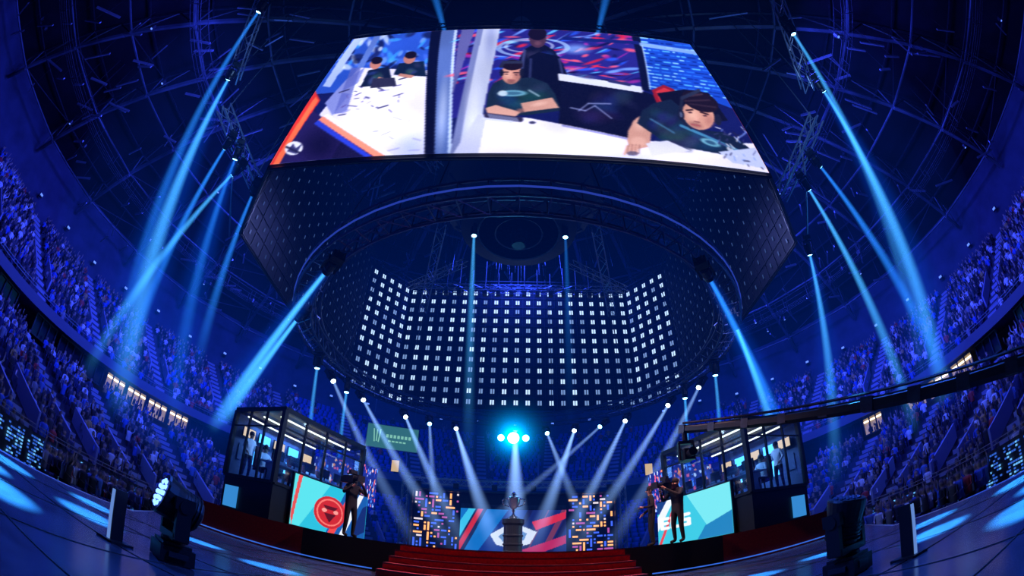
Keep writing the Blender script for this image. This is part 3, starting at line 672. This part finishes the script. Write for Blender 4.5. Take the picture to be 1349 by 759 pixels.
# ------------------------------------------------------------------ backdrop wall
bd=empty('stage_backdrop')
mb=MB(); mb.box((0,26.3,4.12),(11.4,.5,3.7),0)
for s in(-1,1): mb.box((s*5.75,26.0,4.14),(.12,.8,3.75),1)
mb.box((0,26,6.0),(11.6,.8,.1),1); mb.box((0,26.0,5.2),(5.9,.12,.25),1)
mb.obj('wall_frame',[M_black,M_dark],bd)
pm=[dotmat('pix_orange',(1,.4,.12),1.5),dotmat('pix_white',(.8,.7,.75),1.1),dotmat('pix_magenta',(.6,.12,.5),.8),dotmat('pix_blue',(.06,.15,1),1.)]
mb=MB(); cw=.2
for s in(-1,1):
    nx,nz=13,18; occ=np.zeros((nx,nz),bool)
    for t in range(260):
        i=random.randrange(nx); j=random.randrange(nz)
        if occ[i,j]: continue
        hor=random.random()<.6; ln=random.choice((1,2,2,3)); cells=[(i+k,j) if hor else (i,j+k) for k in range(ln)]
        if any(c[0]>=nx or c[1]>=nz or occ[c] for c in cells) or random.random()<.3: continue
        for c in cells: occ[c]=True
        x0=3.05+i*cw; z0=2.32+j*cw; x=s*(x0+(cells[-1][0]-i+1)*cw/2); z=z0+(cells[-1][1]-j+1)*cw/2
        mb.box((x,26.02,z),((cells[-1][0]-i+1)*cw-.1,.06,(cells[-1][1]-j+1)*cw-.1),random.choices((0,1,2,3),(5,1,2,5))[0])
mb.obj('pixel_light_bars',pm,bd)
def rear(u,v):
    X=u*133;Y=(1-v)*55; A=Art(X,Y,(20,50,130))
    A.poly([(0,0),(60,0),(20,55),(0,55)],(20,110,190)); A.poly([(10,0),(30,0),(0,40),(0,15)],(60,190,230))
    for k in range(9): x=random.uniform(-10,130); A.poly([(x+25,0),(x+32,0),(x+2,55),(x-5,55)],random.choice([(220,40,50),(240,90,80),(30,40,120),(120,200,250),(16,20,60)]),.9)
    A.poly([(85,0),(133,0),(133,55),(60,55)],(24,26,80),.55); A.poly([(90,14),(133,2),(133,10),(95,24)],(210,40,60)); A.poly([(70,50),(133,30),(133,40),(90,55)],(180,40,90))
    A.poly([(38,30),(52,22),(66,14),(80,20),(96,26),(88,40),(66,46),(46,42)],(230,240,250),.9); A.poly([(48,32),(66,20),(84,28),(80,36),(66,40),(54,38)],(60,110,170),.8); A.poly([(56,34),(66,26),(78,32),(66,36)],(240,245,255))
    return A.c
led_panel('center_screen',(-2.95,25.98,2.3),(5.9,0,0),(0,0,2.75),140,64,rear,1.05,bd)
mb=MB()
for s in(-1,1): mb.truss((s*6.3,26.3,ZS+.02),(s*6.3,26.3,6.5),.35,.4,.03)
mb.truss((-6.3,26.3,6.6),(6.3,26.3,6.6),.35,.4,.03)
for k in range(-5,6): mb.box((k*1.1,26.1,6.35),(.3,.3,.3),1)
mb.obj('backdrop_truss',[M_steel,M_black],bd)
# ------------------------------------------------------------------ trophy
mb=MB(); mb.lathe([(.38,0),(.38,.08),(.3,.12),(.3,.3),(.33,.32),(.33,.36),(.3,.38),(.3,.6),(.33,.62),(.33,.66),(.3,.68),(.3,.98),(.36,1.06),(.36,1.2)],(0,15,ZS),28,0)
mb.obj('trophy_pedestal',[mat('pedestal_grey',(.05,.055,.07),.3,.5)])
mb=MB(); tz=ZS+1.2
mb.lathe([(.2,0),(.2,.06),(.12,.1),(.05,.16),(.04,.26),(.07,.3),(.05,.34),(.12,.42),(.2,.54),(.22,.7),(.24,.74),(.22,.75),(.1,.6)],(0,15,tz),28,0)
for s in(-1,1):
    pts=[(s*.2,.7),(s*.32,.72),(s*.36,.62),(s*.32,.5),(s*.2,.46),(s*.14,.44)]
    for a,b in zip(pts[:-1],pts[1:]): mb.tube((a[0],15,tz+a[1]),(b[0],15,tz+b[1]),.022,n=8)
mb.lathe([(.06,.75),(.05,.8),(.1,.86),(.02,.96)],(0,15,tz),12,0)
mb.obj('trophy_cup',[mat('polished_silver',(.85,.88,.92),.12,1)],smooth=True)
# ------------------------------------------------------------------ people
def body_mat(name,shirt,pants,zn,zw,skin=(.5,.28,.2),zs=.1):
    m=bpy.data.materials.new(name); m.use_nodes=True; nt=m.node_tree; b=nt.nodes['Principled BSDF']; b.inputs['Roughness'].default_value=.8
    tc=nt.nodes.new('ShaderNodeTexCoord'); s=nt.nodes.new('ShaderNodeSeparateXYZ'); r=nt.nodes.new('ShaderNodeValToRGB'); d=nt.nodes.new('ShaderNodeMath'); d.operation='DIVIDE'; d.inputs[1].default_value=2
    nt.links.new(tc.outputs['Object'],s.inputs[0]); nt.links.new(s.outputs[2],d.inputs[0]); nt.links.new(d.outputs[0],r.inputs[0]); nt.links.new(r.outputs[0],b.inputs['Base Color'])
    cr_=r.color_ramp; cr_.interpolation='CONSTANT'; cr_.elements[0].position=0; cr_.elements[0].color=(.01,.01,.01,1); cr_.elements[1].position=zn/2; cr_.elements[1].color=(*skin,1)
    e=cr_.elements.new(zs/2); e.color=(*pants,1); e=cr_.elements.new(zw/2); e.color=(*shirt,1)
    return m
M_hair=mat('hair_dark',(.02,.014,.012),.7); M_lips=mat('lips',(.4,.12,.12),.5)
def human(name,loc,yaw,shirt,pants,el,wr,sit=False,gear=None,parent=None):
    root=empty(name,loc,yaw)
    if parent: root.parent=parent
    dz=-.45 if sit else 0
    J={'pel':(0,0,.95+dz,.15),'sp':(0,.01,1.13+dz,.135),'ch':(0,0,1.33+dz,.16),'nk':(0,-.01,1.5+dz,.06),'h1':(0,-.03,1.6+dz,.08),'h2':(0,-.02,1.7+dz,.085)}
    Ed=[('pel','sp'),('sp','ch'),('ch','nk'),('nk','h1'),('h1','h2')]
    for s,n in((-1,'r'),(1,'l')):
        J['sh'+n]=(s*.18,0,1.43+dz,.07); e=el[n]; w_=wr[n]
        J['el'+n]=(e[0],e[1],e[2]+dz,.05); J['wr'+n]=(w_[0],w_[1],w_[2]+dz,.034)
        if sit:
            J['hp'+n]=(s*.1,-.03,.47,.1); J['kn'+n]=(s*.13,-.45,.5,.075); J['an'+n]=(s*.13,-.42,.09,.05); J['to'+n]=(s*.14,-.6,.045,.04)
        else:
            J['hp'+n]=(s*.1,0,.88,.1); J['kn'+n]=(s*.13,-.03,.5,.07); J['an'+n]=(s*.14,.03,.09,.048); J['to'+n]=(s*.16,-.15,.045,.042)
        Ed+=[('ch','sh'+n),('sh'+n,'el'+n),('el'+n,'wr'+n),('pel','hp'+n),('hp'+n,'kn'+n),('kn'+n,'an'+n),('an'+n,'to'+n)]
    ks=list(J); me=bpy.data.meshes.new('body'); me.from_pydata([J[k][:3] for k in ks],[(ks.index(a),ks.index(b)) for a,b in Ed],[])
    o=bpy.data.objects.new('body',me); COL.objects.link(o); o.parent=root
    o.modifiers.new('skin','SKIN'); 
    for i,k in enumerate(ks):
        sv=me.skin_vertices[0].data[i]; sv.radius=(J[k][3],)*2 if k not in('ch','sp','pel') else (J[k][3]*1.15,J[k][3]*.8); sv.use_root=(k=='pel')
    ss=o.modifiers.new('sub','SUBSURF'); ss.levels=1; ss.render_levels=2
    me.materials.append(body_mat(name+'_clothes',shirt,pants,1.5+dz,.9+dz if not sit else .52))
    mb=MB(); hz=1.66+dz
    mb.lathe([(.1,-.02),(.104,.03),(.095,.08),(.06,.12),(.01,.135)],(0,0,hz),14,0)
    mb.tube((0,-.105,hz-.02),(0,-.135,hz-.05),.012,.018,n=6,mi=1)
    for s in(-1,1):
        mb.box((s*.095,0,hz-.03),(.02,.03,.06),1); mb.box((s*.035,-.108,hz),(.025,.012,.012),2)
    mb.box((0,-.105,hz-.085),(.045,.012,.012),3)
    for n in('r','l'):
        w_=Vector(wr[n])+Vector((0,0,dz)); d=(w_-(Vector(el[n])+Vector((0,0,dz)))).normalized()
        side=d.cross(Vector((0,0,1)));  side=side.normalized() if side.length>.1 else Vector((1,0,0))
        palm=w_+d*.08; mb.tube(w_-d*.02,palm,.03,.042,n=8,mi=1)
        for k,ln in enumerate((.07,.08,.075,.06)):
            b=palm+side*(-.03+.02*k); m_=b+d*ln*.5; e_=m_+d*ln*.4+Vector((0,0,-.025)); mb.tube(b-d*.01,m_,.0095,n=6,mi=1); mb.tube(m_,e_,.009,.007,n=6,mi=1)
        b=w_+d*.03-side*.035; mb.tube(b,b+d*.04-side*.03,.011,.009,n=6,mi=1)
    mb.obj('head_and_hands',[M_hair,M_skin,M_black,M_lips],root)
    if gear=='camera':
        mb=MB(); c=Vector((-.2,-.1,1.6))
        mb.box(c,(.16,.5,.2),0); mb.tube(c+Vector((0,-.25,0)),c+Vector((0,-.48,0)),.06,.075,n=14); mb.box(c+Vector((0,-.5,0)),(.22,.05,.17),0); mb.box(c+Vector((.1,-.15,.1)),(.12,.2,.09),0)
        mb.box(c+Vector((0,0,.16)),(.04,.3,.03),0); mb.tube(c+Vector((0,-.12,.1)),c+Vector((0,-.12,.17)),.015,n=6); mb.tube(c+Vector((0,.12,.1)),c+Vector((0,.12,.17)),.015,n=6); mb.box(c+Vector((0,.3,0)),(.12,.14,.16),0); mb.box(c+Vector((0,-.1,.2)),(.2,.12,.1),0)
        mb.tube(c+Vector((0,-.2,-.1)),(-.2,-.28,1.32),.02,n=6); mb.obj('shoulder_camera',[M_black],root)
    if gear=='headset':
        mb=MB(); pts=[(.11*math.cos(a),-.01,hz+.02+.13*math.sin(a)) for a in [math.pi*k/8 for k in range(9)]]
        for a,b in zip(pts[:-1],pts[1:]): mb.tube(a,b,.014,n=5)
        for s in(-1,1): mb.box((s*.115,-.01,hz-.01),(.04,.07,.09),0)
        mb.obj('headset',[M_black],root)
    return root
camarm=({'r':(-.38,-.12,1.2),'l':(.3,-.25,1.25)},{'r':(-.24,-.34,1.4),'l':(-.02,-.42,1.5)})
human('camera_operator',(-4.25,11.7,ZS),math.radians(55),(.012,.012,.016),(.01,.01,.014),*camarm,gear='camera')
human('camera_operator',(4.15,11.3,ZS),math.radians(-60),(.012,.012,.016),(.01,.01,.014),*camarm,gear='camera')
human('stage_technician',(3.75,12.3,ZS),math.radians(-100),(.012,.012,.016),(.01,.01,.014),{'r':(-.3,0,1.15),'l':(.3,0,1.15)},{'r':(-.25,-.2,1.0),'l':(.2,-.25,1.15)})
# ------------------------------------------------------------------ player booths
M_glass=bpy.data.materials.new('booth_glass'); M_glass.use_nodes=True; nt=M_glass.node_tree; nt.nodes.clear()
o_=nt.nodes.new('ShaderNodeOutputMaterial'); mx=nt.nodes.new('ShaderNodeMixShader'); tr=nt.nodes.new('ShaderNodeBsdfTransparent'); gl=nt.nodes.new('ShaderNodeBsdfGlossy'); gl.inputs['Roughness'].default_value=.03; tr.inputs['Color'].default_value=(.75,.88,1,1)
mx.inputs[0].default_value=.06; nt.links.new(tr.outputs[0],mx.inputs[1]); nt.links.new(gl.outputs[0],mx.inputs[2]); nt.links.new(mx.outputs[0],o_.inputs[0])
M_desk=mat('desk_white',(.5,.55,.68),.4); M_inner=mat('booth_inner_wall',(.06,.1,.22),.6)
M_mon=dotmat('monitor_glow',(.1,.5,1),2.8); M_mono=dotmat('monitor_game',(.9,.5,.25),1.6)
def booth(side):
    ang=math.atan2(.94,.35) if side<0 else math.atan2(.94,-.35)
    root=empty('player_booth',(-7.2,12.5,ZS) if side<0 else (7.1,12.5,ZS),ang)
    sy=1 if side<0 else -1; L,W=4.2,(2.8 if side<0 else 3.2); HB=1.25; HT=3.65
    def P(x,y,z): return (x,y*sy,z)
    mb=MB()
    mb.box(P(L/2,W/2,HB/2),(L,W,HB),0); mb.box(P(L/2,W/2,HT+.06),(L+.1,W+.1,.12),0)
    for x,y in((0,0),(L,0),(0,W),(L,W)): mb.box(P(x,y,(HB+HT)/2),(.16,.16,HT-HB),0)
    for t in(1,2,3): mb.box(P(L*t/4,0,(HB+HT)/2),(.06,.08,HT-HB),0)
    for t in(1,2): mb.box(P(0,W*t/3,(HB+HT)/2),(.08,.06,HT-HB),0)
    for z in(HB,HT):
        mb.box(P(L/2,0,z),(L,.14,.1),0); mb.box(P(0,W/2,z),(.14,W,.1),0); mb.box(P(L/2,W,z),(L,.14,.1),0); mb.box(P(L,W/2,z),(.14,W,.1),0)
    mb.box(P(L/2,0,HT-.55),(L,.05,.05),0); mb.box(P(0,W/2,HT-.55),(.05,W,.05),0)
    mb.obj('frame',[M_black],root)
    mb=MB(); mb.box(P(L/2,0,(HB+HT)/2),(L,.02,HT-HB),0); mb.box(P(0,W/2,(HB+HT)/2),(.02,W,HT-HB),0); mb.box(P(L,W/2,(HB+HT)/2),(.02,W,HT-HB),0); mb.obj('glass_panes',[M_glass],root)
    mb=MB(); mb.box(P(L/2,W-.05,(HB+HT)/2),(L,.05,HT-HB-.1),0)
    for k in range(3): mb.box(P(L/2,.5+k*.95,HT-.12),(L-.5,.05,.05),1)
    mb.box(P(L/2,.75,HB+.72),(L-.5,.6,.05),2)
    for x in(.4,L-.4): mb.box(P(x,.75,HB+.36),(.05,.55,.7),2)
    for k in range(5):
        x=.55+k*(L-1.1)/4
        mb.box(P(x,.62,HB+1.02),(.52,.04,.32),3); mb.box(P(x,.645,HB+1.02),(.49,.012,.29),4); mb.tube(P(x,.6,HB+.74),P(x,.6,HB+.9),.03,n=6,mi=3)
        mb.box(P(x,W-.25,HB+1.75),(.6,.06,.38),3); mb.box(P(x,W-.29,HB+1.75),(.55,.012,.33),4 if k%2 else 6)
        mb.box(P(x,W-.1,HB+1.0),(.5,.03,.6),4 if k in(1,3) else 0)
        mb.box(P(x,1.62,HB+.85),(.46,.1,.75),5); mb.box(P(x,1.4,HB+.42),(.46,.46,.08),5); mb.tube(P(x,1.4,HB+.06),P(x,1.4,HB+.4),.03,n=6,mi=3); mb.box(P(x,1.4,HB+.04),(.5,.5,.05),3)
    mb.obj('interior',[M_inner,M_warm,M_desk,M_black,M_mon,mat('chair_red_black',(.1,.01,.015),.5),M_mono],root)
    for k in range(5):
        x=.55+k*(L-1.1)/4
        sh=random.choice([(.03,.05,.1),(.3,.35,.5),(.02,.02,.03)]) if k else (.7,.7,.75)
        human('player',P(x,1.35,HB),0 if sy>0 else math.pi,sh,(.02,.02,.04),{'r':(-.27,-.12,1.2),'l':(.27,-.12,1.2)},{'r':(-.16,-.38,1.22),'l':(.16,-.38,1.22)},sit=True,gear='headset',parent=root)
    human('referee',P(.45,2.2,HB),0 if sy>0 else math.pi,(.75,.75,.8),(.02,.02,.04),{'r':(-.28,0,1.17),'l':(.28,0,1.17)},{'r':(-.24,-.2,1.0),'l':(.24,-.2,1.0)},parent=root)
    def wallart(u,v):
        X=u*100;Y=(1-v)*60; A=Art(X,Y,(15,30,110))
        for k in range(90): A.ell(random.uniform(0,100),random.uniform(0,60),random.uniform(1,4),random.uniform(1,4),random.choice([(80,150,255),(255,140,70),(220,230,255),(40,70,200),(240,90,120)]),.8)
        return A.c
    led_panel('inner_screen',P(L-.06,.4,HB+.5),P(0,2.1,0),(0,0,1.5),60,40,wallart,1.4,root)
    led_panel('side_screen',P(L+.02,-.1,HB+.2),(.9,0,0),(0,0,1.6),40,50,wallart,1.8,root)
    def face(u,v):
        if side>0: u=1-u
        X=u*90;Y=(1-v)*74
        if side<0:
            A=Art(X,Y,(40,190,220)); A.poly([(0,0),(40,0),(10,74),(0,74)],(90,225,235)); A.poly([(60,0),(90,0),(90,74),(40,74)],(20,90,170)); A.poly([(66,0),(74,0),(50,74),(42,74)],(240,70,70)); A.poly([(78,0),(84,0),(62,74),(56,74)],(240,245,255)); A.poly([(84,20),(90,14),(90,60),(74,74),(70,74)],(15,40,110))
            A.ell(43,42,19,25,(205,35,40)); A.ringe(43,42,15,20,.06,(250,120,110)); A.poly([(34,32),(52,32),(48,38),(38,38)],(90,10,20)); A.poly([(36,44),(50,44),(43,58)],(90,10,20)); A.ell(36,40,3,3,(250,160,150)); A.ell(50,40,3,3,(250,160,150)); A.poly([(4,0),(8,0),(2,74),(0,60)],(230,80,80))
        else:
            A=Art(X,Y,(60,200,225)); A.poly([(40,0),(90,0),(90,74),(70,74)],(120,230,240)); A.poly([(0,0),(24,0),(10,20),(0,20)],(20,60,130)); A.poly([(14,0),(24,0),(0,50),(0,26)],(240,245,255)); A.poly([(26,0),(30,0),(4,74),(0,74)],(230,70,80)); A.poly([(60,54),(90,40),(90,74),(50,74)],(30,130,190))
            def L_(x,segs):
                for (a,b,c,d) in segs: A.line((x+a,b),(x+c,d),2.6,(250,252,255))
            L_(6,[(0,30,8,30),(0,30,0,46),(0,38,7,38),(0,46,8,46)]); L_(20,[(0,30,0,46),(0,46,7,46)]); L_(33,[(8,30,0,30),(0,30,0,38),(0,38,8,38),(8,38,8,46),(8,46,0,46)])
        return A.c
    led_panel('booth_led_banner',P(.75,-.16,.08),(L-.35,0,0),(0,0,1.7),140,110,face,1.05,root)
    mb=MB(); mb.box(P(.75+(L-.35)/2,-.08,.92),(L-.3,.12,1.8),0); mb.obj('banner_frame',[M_black],root)
    mb=MB(); mb.box(P(-.04,W*.78,.5),(.04,.8,.75),0); mb.obj('end_light_panel',[dotmat('end_panel_cyan',(.05,.35,.9),.7)],root)
    l=bpy.data.lights.new('booth_lamp','AREA'); l.size=2.5; l.energy=170; l.color=(.25,.5,1); o=bpy.data.objects.new('booth_lamp',l); COL.objects.link(o); o.parent=root; o.location=P(L/2,W/2,HT-.25)
booth(-1); booth(1)
# ------------------------------------------------------------------ foreground moving heads
def big_head(loc,yaw,tilt,lit):
    root=empty('stage_wash_light',loc,yaw)
    mb=MB()
    mb.box((0,0,.09),(.42,.36,.16),0); mb.box((0,0,.185),(.36,.3,.04),0)
    for s in(-1,1): mb.box((s*.23,0,.1),(.03,.2,.05),1)
    for x in(-.16,.16):
        for y in(-.13,.13): mb.tube((x,y,0),(x,y,.02),.025,n=8)
    mb.lathe([(.13,.2),(.13,.24)],n=20); mb.box((0,0,.27),(.5,.16,.07),0)
    for s in(-1,1):
        mb.box((s*.25,0,.42),(.07,.15,.34),0); mb.box((s*.25,0,.6),(.075,.2,.12),0); mb.tube((s*.2,0,.58),(s*.3,0,.58),.06,n=14)
    mb.box((0,-.184,.1),(.2,.01,.07),1)
    mb.obj('yoke_and_base',[M_black,M_dark],root)
    hb=MB()
    hb.lathe([(.1,-.26),(.16,-.23),(.18,-.12),(.185,.0),(.2,.08),(.21,.18),(.2,.2)],n=24)
    for z in(-.2,-.16,-.12,-.08,-.04): hb.lathe([(.192,z),(.192,z+.015)],n=24)
    hb.lathe([(.185,.195),(.18,.2)],n=24,mi=1)
    for r,n in((0,1),(.065,6),(.13,12)):
        for i in range(n):
            a=2*math.pi*i/n; hb.lathe([(.026,.2),(.022,.215),(.008,.222)],(r*math.cos(a),r*math.sin(a),0),8,2)
    h=hb.obj('lamp_head',[M_black,M_dark,dotmat('wash_led',(.1,.22,1),5) if lit else mat('wash_led_off',(.1,.12,.2),.1)],root); h.location=(0,0,.58); h.rotation_euler=(tilt,0,0)
    return root
a=big_head((-2.6,2.95,ZA),math.radians(148),math.radians(-74),True); a.scale=(.86,)*3
b=big_head((2.6,3.0,ZA),math.radians(20),math.radians(15),False); b.scale=(.85,)*3
mb=MB()
for s in(-1,1):
    mb.box((s*2.85,2.5,ZA+.22),(.04,.14,.42),0); mb.box((s*2.85,2.42,ZA+.22),(.03,.012,.4),1); mb.box((s*2.85,2.5,ZA+.01),(.2,.26,.02),0)
mb.obj('lit_edge_panel',[M_black,dotmat('edge_glow_face',(.2,.4,1),.6)])  # glowing face stands in for the apron's lit edge
# ------------------------------------------------------------------ camera crane
cc=empty('camera_crane')
mb=MB(); A=Vector((9.3,-1.2,1.75)); B=Vector((4.1,10.2,5.05)); d=(B-A).normalized()
mb.tube(A-d*1.5,B,.17,.1,n=6); mb.tube(A-d*1.5+Vector((0,0,.3)),B+Vector((0,0,.16)),.03,n=5,mi=1)
for k in range(14):
    p=A.lerp(B,k/13); mb.box(p,(.26,.26,.26) if k<9 else (.2,.2,.2),1,d.to_track_quat('Y','Z').to_matrix())
mb.tube((9.3,-1.2,.0),(9.3,-1.2,1.65),.12,n=10); mb.box((9.9,-2.5,1.3),(.5,.5,.5),0)
for k in range(3):
    a=2*math.pi*k/3; mb.tube((9.3,-1.2,.8),(9.3+.8*math.cos(a),-1.2+.8*math.sin(a),0),.05,n=6)
mb.obj('boom',[M_black,M_dark],cc)
mb=MB(); c=B+Vector((0,0,-.2)); mb.tube(B+Vector((0,0,.1)),c+Vector((0,0,-.1)),.07,n=10); mb.box(c+Vector((0,0,-.15)),(.4,.12,.08),0)
for s in(-1,1): mb.box(c+Vector((s*.19,0,-.38)),(.05,.12,.44),0)
mb.box(c+Vector((0,.0,-.48)),(.26,.42,.28),0); mb.tube(c+Vector((0,-.2,-.48)),c+Vector((0,-.45,-.48)),.09,.11,n=14); mb.box(c+Vector((0,.26,-.45)),(.16,.14,.2),0)
mb.obj('remote_camera_head',[M_black],cc)
# ------------------------------------------------------------------ signs
def sign(loc,yaw,w_,h_):
    root=empty('advertising_board',loc,yaw)
    mb=MB(); mb.box((0,.05,0),(w_,.12,h_),0); mb.obj('board',[mat('board_green',(.01,.05,.03),.5,emit=(.03,.14,.13),es=1.)],root)
    mb=MB()
    x=-w_*.3
    for k in range(3): mb.box((x+k*.22-.22,-.02,.05),(.09,.02,h_*.55-.12*k*(k==1)),0,Matrix.Rotation(.1*(k-1),3,'Y'))
    for k in range(7): mb.box((-.4+k*.3,-.02,.12),(.2,.02,.26),0)
    for k in range(5): mb.box((-.2+k*.3,-.02,-.3),(.22,.02,.12),0)
    mb.obj('lettering',[dotmat('letter_green',(.3,.75,.55),.7)],root)
    mb=MB(); mb.box((0,-.0,h_/2),(w_,.16,.06),0); mb.box((0,0,-h_/2),(w_,.16,.06),0)
    for s in(-1,1): mb.box((s*w_/2,0,0),(.06,.16,h_),0); mb.tube((s*w_*.4,0,h_/2),(s*w_*.4,0,h_/2+9),.03,n=4)
    mb.obj('frame',[M_steel],root)
sign((-9.75,34.5,11.3),math.radians(13),4.2,2.0)
mb=MB()
for s,x in((-1,-11.0),(1,12.5)):
    mb.box((x,41.0,10.3),(.7,.1,1.1),0); mb.box((x,41.06,10.3),(.8,.1,1.2),1)
mb.obj('exit_sign',[dotmat('exit_yellow',(1,.7,.3),.6),M_dark])
print('built')
